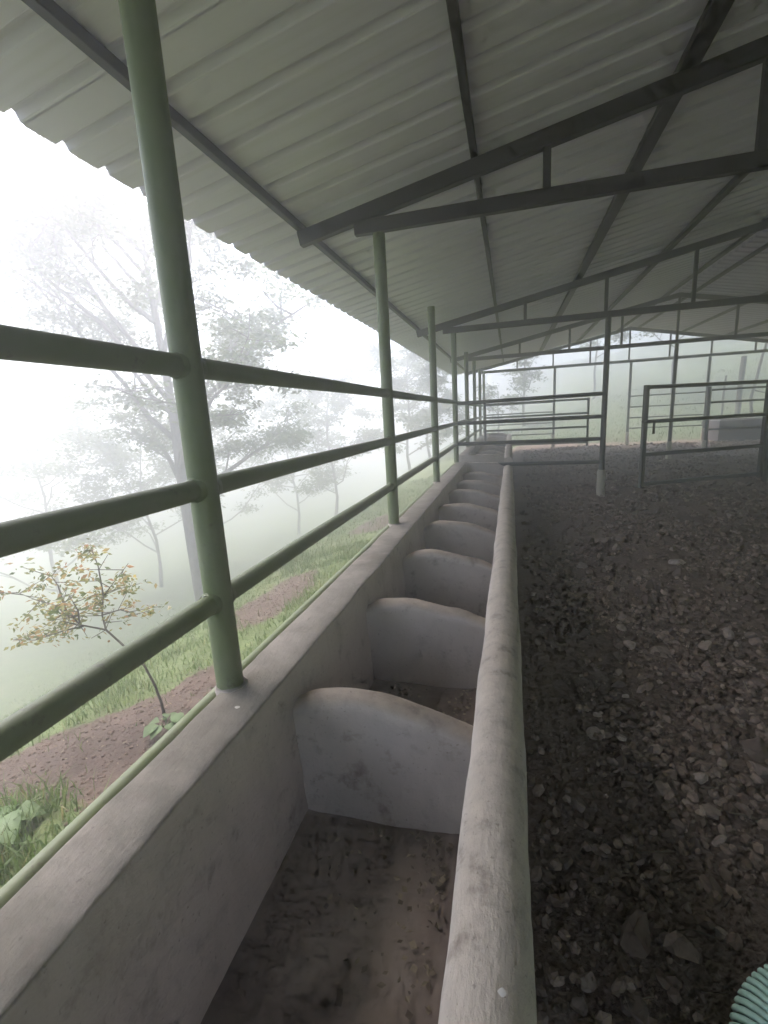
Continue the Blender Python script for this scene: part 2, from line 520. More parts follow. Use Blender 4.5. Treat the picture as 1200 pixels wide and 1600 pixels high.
def sweep(profile, y0, y1, step, amp, seed, closed=True, name="mesh", shear=None):
    """sweep an (x,z) profile along Y with hand-trowelled unevenness"""
    n = len(profile)
    k = max(2, int((y1 - y0) / step))
    verts = []
    for i in range(k + 1):
        y = y0 + (y1 - y0) * i / k
        for j, (x, z) in enumerate(profile):
            q = Vector((x * 6, y * 3.2, z * 6 + seed))
            q2 = Vector((x * 25, y * 16, z * 25 + seed))
            dx = mnoise.noise(q) * amp + mnoise.noise(q2) * amp * 0.35
            dz = mnoise.noise(q + Vector((11, 3, 7))) * amp + mnoise.noise(q2 + Vector((4, 1, 2))) * amp * 0.35
            dy = 0.0
            verts.append((x + dx, y + dy, z + dz))
    faces = []
    nn = n if closed else n - 1
    for i in range(k):
        for j in range(nn):
            a, b = i*n + j, i*n + (j+1) % n
            faces.append((a, a + n, b + n, b))
    if closed:
        faces.append(tuple(range(n)))
        faces.append(tuple(k*n + j for j in range(n-1, -1, -1)))
    me = mesh_from(verts, faces, True, name)
    sharp_by_angle(me, R(75))
    return me

def rounded(pts, rad, seg=3):
    """round the corners of a closed polygon"""
    out = []
    n = len(pts)
    for i in range(n):
        p0, p1, p2 = Vector(pts[i-1]), Vector(pts[i]), Vector(pts[(i+1) % n])
        r = rad[i] if hasattr(rad, '__len__') else rad
        a = p1 + (p0 - p1).normalized() * min(r, (p0-p1).length * 0.45)
        b = p1 + (p2 - p1).normalized() * min(r, (p2-p1).length * 0.45)
        for s in range(seg + 1):
            t = s / seg
            out.append(tuple((a * (1-t)**2 + p1 * 2*t*(1-t) + b * t*t)))
    return out

def densify(pts, step):
    out = []
    n = len(pts)
    for i in range(n):
        a, b = Vector(pts[i]), Vector(pts[(i+1) % n])
        k = max(1, int((b-a).length / step))
        for s in range(k):
            out.append(tuple(a.lerp(b, s / k)))
    return out

def partition_mesh(yc, th, seed, dz):
    # top edge of the hump, measured from the back wall to the rim
    top = [(-0.71, 0.53), (-0.675, 0.545), (-0.645, 0.566), (-0.60, 0.582), (-0.55, 0.588), (-0.495, 0.588), (-0.44, 0.586), (-0.39, 0.580), (-0.34, 0.570),
           (-0.29, 0.557), (-0.24, 0.545), (-0.195, 0.532), (-0.15, 0.517), (-0.105, 0.500), (-0.07, 0.49)]
    zb = 0.10
    rough_z = mnoise.noise(Vector((seed * 7.7, 1.5, 0.3))) * 0.016
    tilt = mnoise.noise(Vector((seed * 4.1, 8.5, 2.3))) * 0.05
    th = th * (1 + 0.18 * mnoise.noise(Vector((seed * 5.3, 3.5, 6.3))))
    prof = [(-th/2, 0.0), (-th/2 + 0.006, 0.62), (-th/2 + 0.014, 0.86), (-th*0.28, 0.965), (-th*0.1, 1.0), (th*0.1, 1.0), (th*0.28, 0.965), (th/2 - 0.014, 0.86), (th/2 - 0.006, 0.62), (th/2, 0.0)]
    levels = []
    verts = []
    fine = [0.0, 0.15, 0.3, 0.45, 0.6, 0.72, 0.82]
    col = [(-th/2 + 0.004*f, f) for f in fine] + [(-th*0.46, 0.89), (-th*0.36, 0.955), (-th*0.18, 0.99), (0, 1.0), (th*0.18, 0.99), (th*0.36, 0.955), (th*0.46, 0.89)] + [(th/2 - 0.004*f, f) for f in reversed(fine)]
    nc = len(col)
    for (x, zt) in top:
        zt = zt + mnoise.noise(Vector((x * 5, seed * 3.1, 0))) * 0.016 + mnoise.noise(Vector((x * 22, seed * 2.3, 4))) * 0.004 + (rough_z if -0.69 < x < -0.1 else 0)
        for (oy, f) in col:
            if f <= 0.82: z = zb + (zt - 0.055 - zb) * f / 0.82
            else: z = zt - 0.055 + 0.055 * (f - 0.82) / 0.18
            q = Vector((x * 9, seed * 5.7 + oy * 9, z * 9))
            verts.append((x, yc + oy + tilt * (x + 0.4) + mnoise.noise(q) * 0.006 + mnoise.noise(q * 3) * 0.0025, z + mnoise.noise(q + Vector((3, 3, 3))) * 0.004 + dz))
    faces = []
    for i in range(len(top) - 1):
        for j in range(nc - 1):
            a = i*nc + j
            faces.append((a, a + 1, a + nc + 1, a + nc))
    me = mesh_from(verts, faces, True, "partition")
    bm = bmesh.new(); bm.from_mesh(me); bmesh.ops.recalc_face_normals(bm, faces=bm.faces); bm.to_mesh(me); bm.free()
    return me

def make_trough(label, y0, y1, first, count, dz, seed, extra_front=False):
    t = empty("feeding_trough", ((XO + 0.03) / 2, y0, 0), label, "feeding trough", "concrete feeding troughs along the railing")
    wallp = rounded([(XO - 0.012, -0.55), (XO, 0.648 + dz), (XI, 0.652 + dz), (-0.652, 0.10 + dz), (-0.66, -0.2)], [0.01, 0.012, 0.010, 0.01, 0.01])
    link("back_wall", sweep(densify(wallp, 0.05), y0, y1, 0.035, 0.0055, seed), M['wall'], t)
    # floor with a coved corner against the back wall
    flp = [(-0.70, 0.165 + dz), (-0.668, 0.164 + dz), (-0.655, 0.163 + dz), (-0.645, 0.162 + dz), (-0.62, 0.160 + dz), (-0.54, 0.158 + dz), (-0.45, 0.155 + dz), (-0.35, 0.152 + dz), (-0.25, 0.155 + dz),
           (-0.18, 0.16 + dz), (-0.14, 0.172 + dz), (-0.10, 0.20 + dz), (-0.06, 0.20 + dz), (-0.06, 0.05), (-0.70, 0.05)]
    link("trough_floor", sweep(flp, y0 + 0.01, y1 - 0.01, 0.035, 0.004, seed + 20), M['tfloor'], t)
    # rounded front rim standing on a low wall
    rp = []
    for k in range(22):
        a = R(-128 + k * (256 / 21) ) + R(90)
        rp.append((RIMX - 0.072 * math.cos(a) * -1, 0.52 + dz + 0.072 * math.sin(a)))
    rp = [(RIMX + 0.074 * math.cos(R(-45 + k * 270 / 21)), 0.52 + dz + 0.072 * math.sin(R(-45 + k * 270 / 21))) for k in range(22)]
    rp += [(-0.098, 0.42 + dz), (-0.112, 0.30 + dz), (-0.128, 0.15 + dz), (-0.128, -0.12), (0.03, -0.12), (0.022, 0.2), (0.016, 0.40 + dz)]
    link("rounded_rim", sweep(rp, y0, y1, 0.03, 0.0055, seed + 40), M['rim'], t)
    for k in range(count):
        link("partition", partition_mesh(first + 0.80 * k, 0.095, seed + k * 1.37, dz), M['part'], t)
    # end walls, cut down towards the rim
    for ye, s in ((y0, 1), (y1, -1)):
        pts = [(-0.70, 0.02), (-0.70, 0.640 + dz), (-0.21, 0.636 + dz), (-0.06, 0.545 + dz), (-0.05, 0.02)]
        pr = densify(rounded(pts, 0.012), 0.06)
        vs_ = []
        th = 0.11
        n = len(pr)
        for oy in (0.004, 0.012, th):
            ins = 0.006 if oy == 0.004 else 0
            for (x, z) in pr:
                q = Vector((x * 8, ye * 3 + oy * 10, z * 8))
                vs_.append((x, ye + s * oy + mnoise.noise(q) * 0.003, z - ins + mnoise.noise(q + Vector((2, 5, 1))) * 0.004))
        fs = [tuple(range(n-1, -1, -1)), tuple(2*n + j for j in range(n))]
        for L_ in range(2):
            fs += [(L_*n + j, L_*n + (j+1) % n, (L_+1)*n + (j+1) % n, (L_+1)*n + j) for j in range(n)]
        me = mesh_from(vs_, fs, True, "end_wall"); sharp_by_angle(me, R(40))
        link("end_wall", me, M['part'], t)
    return t

trough_near = make_trough("long grey concrete feeding trough in the foreground, divided by humped partitions", -1.30, 7.66, 1.245, 8, 0.0, 3.0)
trough_far = make_trough("farther, slightly higher concrete feeding trough beyond the cross fence", 8.02, 15.9, 8.85, 9, 0.085, 71.0)

# crumbs of feed and dry dirt lying in the near trough
def flakes(n, fx_, fz_, size):
    P = np.array([fx_() for _ in range(n)])
    a = rng.uniform(0, 2*np.pi, n); s = rng.uniform(size[0], size[1], n); el = rng.uniform(0.3, 1.0, n)
    V = np.zeros((n, 4, 3)); 
    for k, (u, w) in enumerate([(1, 0), (0, 1), (-1, 0.1), (0.1, -1)]):
        V[:, k, 0] = P[:, 0] + s*(u*np.cos(a) - w*el*np.sin(a))
        V[:, k, 1] = P[:, 1] + s*(u*np.sin(a) + w*el*np.cos(a))
        V[:, k, 2] = P[:, 2] + rng.uniform(0.001, 0.006, n)
    F = np.arange(n*4).reshape(n, 4)
    return V.reshape(-1, 3), F
def crumb():
    cell = rng.integers(0, 7)
    y = 0.53 + 0.8 * cell + abs(rng.normal(0, 0.25)) % 0.66
    y = 1.18 + 0.8 * cell - (y - 0.53 - 0.8 * cell)
    x = rng.choice([rng.uniform(-0.55, -0.17), -0.17 - abs(rng.normal(0, 0.05))])
    return (x, y, 0.168)
Vc, Fc = flakes(1300, crumb, None, (0.003, 0.012))
tag(link("feed_crumbs", mesh_np(Vc, Fc, False, "feed_crumbs"), M['straw']), "scattered crumbs of dry feed and dirt on the trough bottom", "crumbs", kind="stuff")

# ------------------------------------------------------------------ shed: posts, trusses, purlins, roof
RIDGE = 3.5
TRUSS_Y = [-1.0, 3.3, 7.6, 11.9, 16.2]
def chord_z(x):                      # centre of the top chord
    return 2.70 + 0.195 * (min(x, 2*RIDGE - x) + 1.42)
ROOF_OFF = 0.098                     # roof underside above the chord centre
shed = empty("cattle_shed", (RIDGE, 6.5, 0), "open cattle shed with pale corrugated roof on dark steel trusses", "shed")

for ty in TRUSS_Y:
    tr = MB().bar((-1.43, ty, chord_z(-1.43)), (RIDGE, ty, chord_z(RIDGE)), 0.06, 0.095).bar((RIDGE, ty, chord_z(RIDGE)), (2*RIDGE + 1.43, ty, chord_z(-1.43)), 0.0597, 0.0947).build("roof_truss", M['steel'], shed)
    MB().bar((-1.02, ty, 2.706), (2*RIDGE + 1.02, ty, 2.706), 0.054, 0.085).build("bottom_chord", M['steel'], tr)
    for sx in (0.21, 1.31, 2.40, 3.50, 4.60, 5.69, 6.79):
        if sx in (1.31, 3.5, 5.69) and ty in (7.6, 11.9, 16.2) and (ty, sx) not in ((7.6, 3.5), (7.6, 5.69)):
            pass
        MB().bar((sx, ty, 2.745), (sx, ty, chord_z(sx) - 0.04), 0.045, 0.045, up=(0,1,0)).build("strut", M['steel'], tr)

for px, w, h in ((-1.42, 0.045, 0.05), (-0.22, 0.04, 0.05), (0.93, 0.10, 0.05), (2.05, 0.07, 0.05), (3.24, 0.06, 0.05),
                 (3.76, 0.06, 0.05), (4.95, 0.07, 0.05), (6.07, 0.10, 0.05), (7.22, 0.04, 0.05), (8.42, 0.045, 0.05)):
    z = chord_z(px) + 0.049 + 0.025
    MB().bar((px, -3.6, z), (px, 16.75, z), w, h).build("purlin", M['steel'], shed)

# corrugated sheets: narrow raised ribs every 22 cm, four ribs to a sheet
PITCH = 0.22
def sheet_mesh(x0, x1, side):
    prof = []
    for k in range(4):
        o = k * PITCH
        prof += [(o, 0.0), (o + 0.07, -0.0015), (o + 0.138, 0.0), (o + 0.145, 0.004), (o + 0.160, 0.030), (o + 0.168, 0.034), (o + 0.182, 0.034), (o + 0.190, 0.030), (o + 0.205, 0.004), (o + 0.212, 0.0)]
    prof += [(4*PITCH, 0.0), (4*PITCH + 0.03, 0.0)]
    xs_ = np.linspace(x0, x1, 7)
    V_, F_ = [], []
    n = len(prof)
    for layer, off in ((0, 0.0), (1, 0.0025)):
        for x in xs_:
            sx = x if side > 0 else 2*RIDGE - x
            zz = chord_z(x) + ROOF_OFF
            for (py, pz) in prof:
                V_.append((sx, py, zz + pz + off))
    L_ = 7 * n
    for i in range(6):
        for j in range(n - 1):
            a = i*n + j
            F_.append((a, a+n, a+n+1, a+1) if side > 0 else (a, a+1, a+n+1, a+n))
            b = a + L_
            F_.append((b, b+1, b+n+1, b+n) if side > 0 else (b, b+n, b+n+1, b+1))
    for j in range(n-1):                      # close the two cut ends
        F_.append((j, j+1, L_+j+1, L_+j)); F_.append((6*n+j, L_+6*n+j, L_+6*n+j+1, 6*n+j+1))
    me = mesh_from(V_, F_, False, "roof_sheet")
    me.materials.append(M['roof'])
    return me
SH = {(r, s): sheet_mesh(a, b, s) for r, (a, b) in enumerate([(-1.93, 1.02), (0.86, RIDGE - 0.015)]) for s in (1, -1)}
inv = world_matrix(shed).inverted()
nsheet = 23
for k in range(nsheet):
    for (r, s), me in SH.items():
        o = bpy.data.objects.new("roof_sheet", me)
        COL.objects.link(o)
        o.parent = shed; o.matrix_parent_inverse = inv
        o.location = (0, -3.55 + k * 0.88, 0.006 * r + 0.003 * (k % 2) + random.uniform(0, 0.0015))
cap = MB()
cap.add([(RIDGE-0.16, -3.6, chord_z(RIDGE-0.16)+0.142), (RIDGE, -3.6, chord_z(RIDGE)+0.150), (RIDGE+0.16, -3.6, chord_z(RIDGE+0.16)+0.142),
         (RIDGE-0.16, 16.8, chord_z(RIDGE-0.16)+0.142), (RIDGE, 16.8, chord_z(RIDGE)+0.150), (RIDGE+0.16, 16.8, chord_z(RIDGE+0.16)+0.142)],
        [(0,1,4,3),(1,2,5,4)])
cap.add([(RIDGE-0.16, -3.6, chord_z(RIDGE-0.16)+0.138), (RIDGE, -3.6, chord_z(RIDGE)+0.146), (RIDGE+0.16, -3.6, chord_z(RIDGE+0.16)+0.138),
         (RIDGE-0.16, 16.8, chord_z(RIDGE-0.16)+0.138), (RIDGE, 16.8, chord_z(RIDGE)+0.146), (RIDGE+0.16, 16.8, chord_z(RIDGE+0.16)+0.138)],
        [(3,4,1,0),(4,5,2,1)])
cap.build("ridge_cap", M['roof'], shed)

def support_post(x, y, top, sleeve=True, r=0.04, mat='greysteel'):
    gz = float(floor_z(x, y))
    p = pipe("support_post", (x, y, gz - 0.1), (x + 0.01, y, top), r, M[mat], shed)
    if sleeve:
        pts = [(x, y, gz - 0.05), (x, y, gz + 0.36), (x, y, gz + 0.40)]
        MB().tube(pts, [r + 0.022, r + 0.018, r + 0.010], 16).build("cement_sleeve", M['sleeve'], p, auto=R(50))
    return p
for x, y in ((1.34, 7.6), (3.5, 11.9), (1.36, 16.2), (3.56, 16.2), (5.66, 16.2), (7.84, 16.2), (5.66, 11.9), (7.84, 11.9), (5.66, 7.6), (7.84, 7.6), (7.84, 3.3), (7.84, -1.0), (5.66, -1.0)):
    support_post(x, y, 2.67)

# ------------------------------------------------------------------ railing along the trough
railing = empty("pipe_railing", (-0.85, 5.0, 0.6), "olive green pipe railing with round posts standing on the trough's back wall", "railing")
PY = [-1.0, 1.13, 3.3, 5.45, 7.6, 9.75, 11.9, 14.05, 16.2]
for i, y in enumerate(PY):
    has_truss = any(abs(y - t) < 0.05 for t in TRUSS_Y)
    top = 2.655 if has_truss else 2.62
    zb = 0.45 if y < 8 else 0.5
    p = pipe("post", (-0.852, y, zb), (-0.856, y, top), 0.041, M['green'], railing, n=20)
    if -0.5 < y < 8:
        for zr in (1.612, 1.275, 0.935):
            for sg in (-1, 1):
                c0 = Vector((-0.856, y + sg * 0.030, zr)); n = 14
                wb_ = MB().tube([(-0.856, y + sg * 0.030, zr), (-0.856, y + sg * 0.0445, zr), (-0.856, y + sg * 0.050, zr)], [0.037, 0.0345, 0.0315], n, cap=False)
                wb_.v = [(v[0] + 0.0022 * mnoise.noise(Vector(v) * 90), v[1] + 0.0022 * mnoise.noise(Vector(v) * 95 + Vector((3, 1, 2))), v[2] + 0.0022 * mnoise.noise(Vector(v) * 85)) for v in wb_.v]
                wb_.build("weld_bead", M['green'], p, smooth=True)
    wt = 0.648 if y < 7.9 else 0.733
    vs_ = []; n = 18
    for kz, rr in ((-0.02, 0.052), (0.002, 0.050), (0.006, 0.046), (0.009, 0.040)):
        for k in range(n):
            a = 2*math.pi*k/n
            q = rr * (1 + 0.16 * mnoise.noise(Vector((math.cos(a)*2, math.sin(a)*2, y*3 + kz*20))))
            vs_.append((-0.848 + q*math.cos(a), y + q*math.sin(a), wt + kz))
    fs = [(L_*n+k, L_*n+(k+1) % n, (L_+1)*n+(k+1) % n, (L_+1)*n+k) for L_ in range(3) for k in range(n)]
    link("cement_footing", mesh_from(vs_, fs, True), M['wall'], p)
for z, r in ((1.612, 0.030), (1.275, 0.030), (0.935, 0.030)):
    pipe("rail", (-0.856, -1.5, z), (-0.856, 16.2, z), r, M['green'], railing, n=16, seg=60, wob=0.005, seed=z*10)
pipe("rail", (-0.893, -1.5, 0.617), (-0.893, 7.9, 0.617), 0.024, M['green'], railing, n=14, seg=40, wob=0.004, seed=3)

# ------------------------------------------------------------------ cross fences and gates
f1 = empty("pipe_fence", (0.25, 7.6, 0), "dark four-rail pipe fence running from the trough to the nearest support post", "fence", "pipe fences across the pens")
for z0, z1, r in ((1.59, 1.61, 0.030), (1.275, 1.28, 0.030), (0.945, 0.95, 0.030), (0.60, 0.60, 0.030)):
    pipe("rail", (-0.82, 7.6, z0), (1.31, 7.6, z1), r, M['greysteel'], f1)

def gate(label, a, b, rails, zlo, zhi, latch=False, w=0.06):
    a = Vector(a); b = Vector(b)
    g = empty("pipe_gate", (a.x, a.y, 0), label, "gate", "pipe gates between the pens")
    d = (b - a).normalized()
    for p in (a, b):
        MB().bar((p.x, p.y, zlo), (p.x, p.y, zhi), w, w, up=(d.x, d.y, 0)).build("stile", M['greysteel'], g)
    for z in rails:
        MB().bar(a + d*(w/2) + Vector((0,0,z)), b - d*(w/2) + Vector((0,0,z)), w*0.9, w*0.92).build("rail", M['greysteel'], g)
    if latch:
        n = Vector((d.y, -d.x, 0))
        q = a + n * (w/2 + 0.022)
        lb = MB().tube([q - d*0.09 + Vector((0,0,1.175)), q + d*0.20 + Vector((0,0,1.175))], 0.013, 10).bar(q + d*0.0 + n*-0.012 + Vector((0,0,1.175)), q + d*0.05 + n*-0.012 + Vector((0,0,1.175)), 0.05, 0.05).build("latch_bolt", M['steel'], g, auto=R(40))
        MB().bar(q + d*0.115 + Vector((0,0,1.165)), q + d*0.115 + Vector((0,0,0.99)), 0.04, 0.012, up=(n.x, n.y, 0)).build("handle", M['steel'], lb)
    return g
gate("large dark gate standing ajar on the right, with a sliding latch", (1.90, 7.62, 0), (3.82, 8.56, 0), (1.17, 0.69, 0.245, 1.66), 0.19, 1.69, True)
hp = empty("hinge_post", (3.95, 8.62, 0), "round steel post carrying the hinges of the ajar gate", "post")
pipe("post", (3.93, 8.615, -0.1), (3.93, 8.615, 1.95), 0.04, M['greysteel'], hp)
for z in (0.45, 1.45):
    MB().tube([(3.83, 8.565, z), (3.92, 8.61, z)], 0.014, 8).build("hinge", M['steel'], hp)
gate("distant pale gate in the fog, ending just left of the nearest support post", (-0.60, 11.9, 0), (1.76, 11.9, 0), (1.28, 0.96, 0.60, 1.60), 0.52, 1.63, False, 0.05)
f4 = empty("pipe_fence", (0.3, 16.2, 0), "thin-railed pipe fence across the far left bay in the fog", "fence", "pipe fences across the pens")
for z in (1.62, 1.31, 0.965, 0.61):
    pipe("rail", (-0.82, 16.2, z), (1.32, 16.2, z), 0.022, M['greysteel'], f4, n=10)
f5 = empty("pipe_fence", (4.6, 16.2, 0), "thin-railed pipe fence across the far right bay below the green hill", "fence", "pipe fences across the pens")
for z in (1.66, 1.33, 1.0, 0.68):
    pipe("rail", (3.6, 16.2, z), (5.62, 16.2, z), 0.022, M['greysteel'], f5, n=10)
f6 = empty("pipe_fence", (4.75, 13.4, 0), "pipe fence leading right from a short post behind the ajar gate", "fence", "pipe fences across the pens")
pz = float(floor_z(4.75, 13.4))
pp = pipe("post", (4.75, 13.4, pz - 0.1), (4.74, 13.4, 1.74), 0.045, M['greysteel'], f6)
MB().tube([(4.70, 13.36, pz - 0.05), (4.70, 13.36, pz + 0.30)], 0.05, 12).build("cement_sleeve", M['sleeve'], pp, auto=R(50))
for z in (1.66, 1.36, 1.0, 0.70):
    pipe("rail", (4.78, 13.4, z), (8.2, 13.4, z), 0.026, M['greysteel'], f6, n=10)
pipe("post", (8.2, 13.4, 0), (8.2, 13.4, 1.74), 0.045, M['greysteel'], f6)

# low concrete water tank in the far right corner
tk = empty("water_tank", (7.3, 16.3, 0.1), "low dark concrete tank with a pale top behind the pens on the right", "tank")
z0 = 0.1
for (lo, hi) in (((5.95, 15.9, z0), (8.7, 16.02, 0.80)), ((5.95, 16.9, z0), (8.7, 17.02, 0.805)), ((5.95, 16.021, z0), (6.07, 16.899, 0.798)), ((8.58, 16.021, z0), (8.7, 16.899, 0.798))):
    MB().box(lo, hi).build("tank_wall", M['blockwall'], tk)
MB().box((6.071, 16.021, 0.1), (8.579, 16.899, 0.2)).build("tank_floor", M['blockwall'], tk)

# ------------------------------------------------------------------ loose stones and gravel
def ico():
    t = (1 + 5 ** 0.5) / 2
    v = np.array([(-1,t,0),(1,t,0),(-1,-t,0),(1,-t,0),(0,-1,t),(0,1,t),(0,-1,-t),(0,1,-t),(t,0,-1),(t,0,1),(-t,0,-1),(-t,0,1)], float)
    v /= np.linalg.norm(v[0])
    f = np.array([(0,11,5),(0,5,1),(0,1,7),(0,7,10),(0,10,11),(1,5,9),(5,11,4),(11,10,2),(10,7,6),(7,1,8),(3,9,4),(3,4,2),(3,2,6),(3,6,8),(3,8,9),(4,9,5),(2,4,11),(6,2,10),(8,6,7),(9,8,1)])
    return v, f
IV, IF = ico()
def stone_mesh(seed):
    """a broken stone: a unit ball cut by a few random planes"""
    r_ = np.random.default_rng(seed)
    bm = bmesh.new()
    bmesh.ops.create_icosphere(bm, subdivisions=2, radius=1.0)
    for _ in range(9):
        n = Vector(r_.normal(size=3)).normalized()
        d = r_.uniform(0.38, 0.72)
        for v in bm.verts:
            k = v.co.dot(n)
            if k > d: v.co -= n * (k - d)
    bmesh.ops.dissolve_limit(bm, angle_limit=R(7), verts=bm.verts, edges=bm.edges)
    bmesh.ops.triangulate(bm, faces=bm.faces)
    sx, sy, sz = r_.uniform(0.75, 1.25), r_.uniform(0.65, 1.0), r_.uniform(0.6, 0.95)
    for v in bm.verts: v.co = Vector((v.co.x*sx, v.co.y*sy, v.co.z*sz))
    me = bpy.data.meshes.new("stone"); bm.to_mesh(me); bm.free()
    me.materials.append(M['stone'])
    return me
SM = [stone_mesh(100 + i) for i in range(14)]
def in_view(x, y):
    c = Vector((x, y, -CZ)); d = c.dot(fwd)
    if d <= 0.2: return False
    u = 600 + 718*c.dot(right)/d; v = 800 + 718*c.dot(down)/d
    return -60 < u < 1260 and 600 < v < 1660
placed = []
hand = [(1.05, 3.84, 0.10), (1.0, 1.38, 0.055), (1.12, 1.30, 0.06), (1.06, 1.22, 0.05), (1.02, 1.52, 0.05)]
def try_stone(x, y, s):
    for (a, b, c) in placed:
        if (a-x)**2 + (b-y)**2 < (c+s)**2 * 0.75: return False
    placed.append((x, y, s)); return True
cnt = 0
ginv = Matrix.Identity(4)
for (x, y, s) in hand: placed.append((x, y, s))
tries = 0
while len(placed) < 285 and tries < 20000:
    tries += 1
    y = 0.75 + 8.0 * random.random() ** 1.9
    x = random.uniform(0.16, 0.4 + 0.62 * y + 0.5)
    if not in_view(x, y): continue
    if x < 0.55 and random.random() < 0.6: continue
    s = 0.015 + 0.045 * random.random() ** 2.8 + 0.004 * y
    try_stone(x, y, s)
for i, (x, y, s) in enumerate(placed):
    o = bpy.data.objects.new("stone", SM[i % len(SM)])
    COL.objects.link(o)
    o.parent = gravel_floor
    o.location = (x, y, float(floor_z(x, y)) + s * random.uniform(0.0, 0.35))
    o.rotation_euler = (random.uniform(-0.45, 0.45), random.uniform(-0.45, 0.45), random.uniform(0, 6.28))
    o.scale = (s, s, s)

NG = 80000
gy = 0.55 + 15.5 * rng.random(NG) ** 1.9
gx = np.minimum(rng.uniform(0.03, 1.0, NG) * (0.95 + 0.66 * gy), 8.6 - rng.random(NG) * 2)
patch = wav(gx, gy, 2.3, 0.4) + 0.6 * wav(gx, gy, 6.0, 1.4)
keep = rng.random(NG) < np.clip(0.55 + 0.6 * patch, 0.10, 1.0) * (0.25 + 0.75 * smooth(0.15, 0.75, gx))
keep &= ~((((gx - 1.27) / 0.15) ** 2 + ((gy - 1.93) / 0.09) ** 2) < 1)
gx, gy = gx[keep], gy[keep]; NG = len(gx)
gs = (0.0038 + 0.018 * rng.random(NG) ** (4.0 - 1.6 * np.clip(wav(gx, gy, 1.7, 3.1), -1, 1))) * (1 + 0.10 * gy)
jit = rng.uniform(0.78, 1.12, (NG, 12, 1)) * IV[None]
jit *= np.stack([rng.uniform(0.8, 1.4, NG), rng.uniform(0.6, 1.0, NG), rng.uniform(0.6, 1.0, NG)], 1)[:, None, :]
ang = rng.uniform(0, 2*np.pi, NG); tl = rng.normal(0, 0.35, NG)
ca, sa, ct, st_ = np.cos(ang)[:, None], np.sin(ang)[:, None], np.cos(tl)[:, None], np.sin(tl)[:, None]
X_, Y_, Z_ = jit[..., 0], jit[..., 1], jit[..., 2]
X2, Z2 = X_*ct - Z_*st_, X_*st_ + Z_*ct
P = np.stack([X2*ca - Y_*sa, X2*sa + Y_*ca, Z2], -1) * gs[:, None, None]
P += np.stack([gx, gy, floor_z(gx, gy) + gs * 0.4], 1)[:, None, :]
Fg = (IF[None] + (np.arange(NG) * 12)[:, None, None]).reshape(-1, 3)
tag(link("gravel", mesh_np(P.reshape(-1, 3), Fg, False, "gravel"), M['gravel']), "brown and grey crushed gravel covering the shed floor", "gravel", kind="stuff")

# dry stalks and litter among the stones
NL = 500
ly = 0.8 + 8 * rng.random(NL) ** 1.5; lx = rng.uniform(0.1, 1.0, NL) * (0.8 + 0.6 * ly)
V_, F_ = [], []
for i in range(NL):
    a = random.uniform(0, 6.28); L_ = random.uniform(0.012, 0.06); w = random.uniform(0.001, 0.0025)
    z = float(floor_z(lx[i], ly[i])) + random.uniform(0.006, 0.022)
    dx, dy = math.cos(a), math.sin(a); dz = random.uniform(-0.15, 0.15)
    b = len(V_)
    for t, hh in ((-1, 0), (1, 0)):
        c = (lx[i] + dx*L_*t, ly[i] + dy*L_*t, z + dz*L_*t)
        V_ += [(c[0]-dy*w, c[1]+dx*w, c[2]), (c[0]+dy*w, c[1]-dx*w, c[2]), (c[0], c[1], c[2] + w*1.5)]
    F_ += [(b, b+1, b+4, b+3), (b+1, b+2, b+5, b+4), (b+2, b, b+3, b+5)]
tag(link("straw_litter", mesh_from(V_, F_), M['straw']), "short dry stalks lying among the gravel", "litter", kind="stuff")

# ------------------------------------------------------------------ vegetation
def leaves_np(P, size, flat=0.6, elong=2.2, droop=0.2, seed=1):
    """folded diamond leaves at points P"""
    r_ = np.random.default_rng(seed)
    n = len(P)
    s = size * r_.uniform(0.6, 1.25, n)
    a = r_.uniform(0, 2*np.pi, n)
    d = np.stack([np.cos(a), np.sin(a), r_.normal(-droop, 0.35, n)], 1)
    d /= np.linalg.norm(d, axis=1, keepdims=True)
    nr = r_.normal(size=(n, 3)) * (1 - flat) + np.array([0, 0, 1]) * flat
    sd = np.cross(d, nr); sd /= np.linalg.norm(sd, axis=1, keepdims=True) + 1e-9
    up = np.cross(sd, d)
    L = s[:, None]
    W = L / elong
    v = np.stack([P, P + d*L*0.45 + sd*W*0.5 + up*L*0.06, P + d*L, P + d*L*0.45 - sd*W*0.5 + up*L*0.06], 1)
    base = (np.arange(n) * 4)[:, None]
    f = np.concatenate([base + np.array([[0, 1, 2]]), base + np.array([[0, 2, 3]])], 0)
    return v.reshape(-1, 3), f

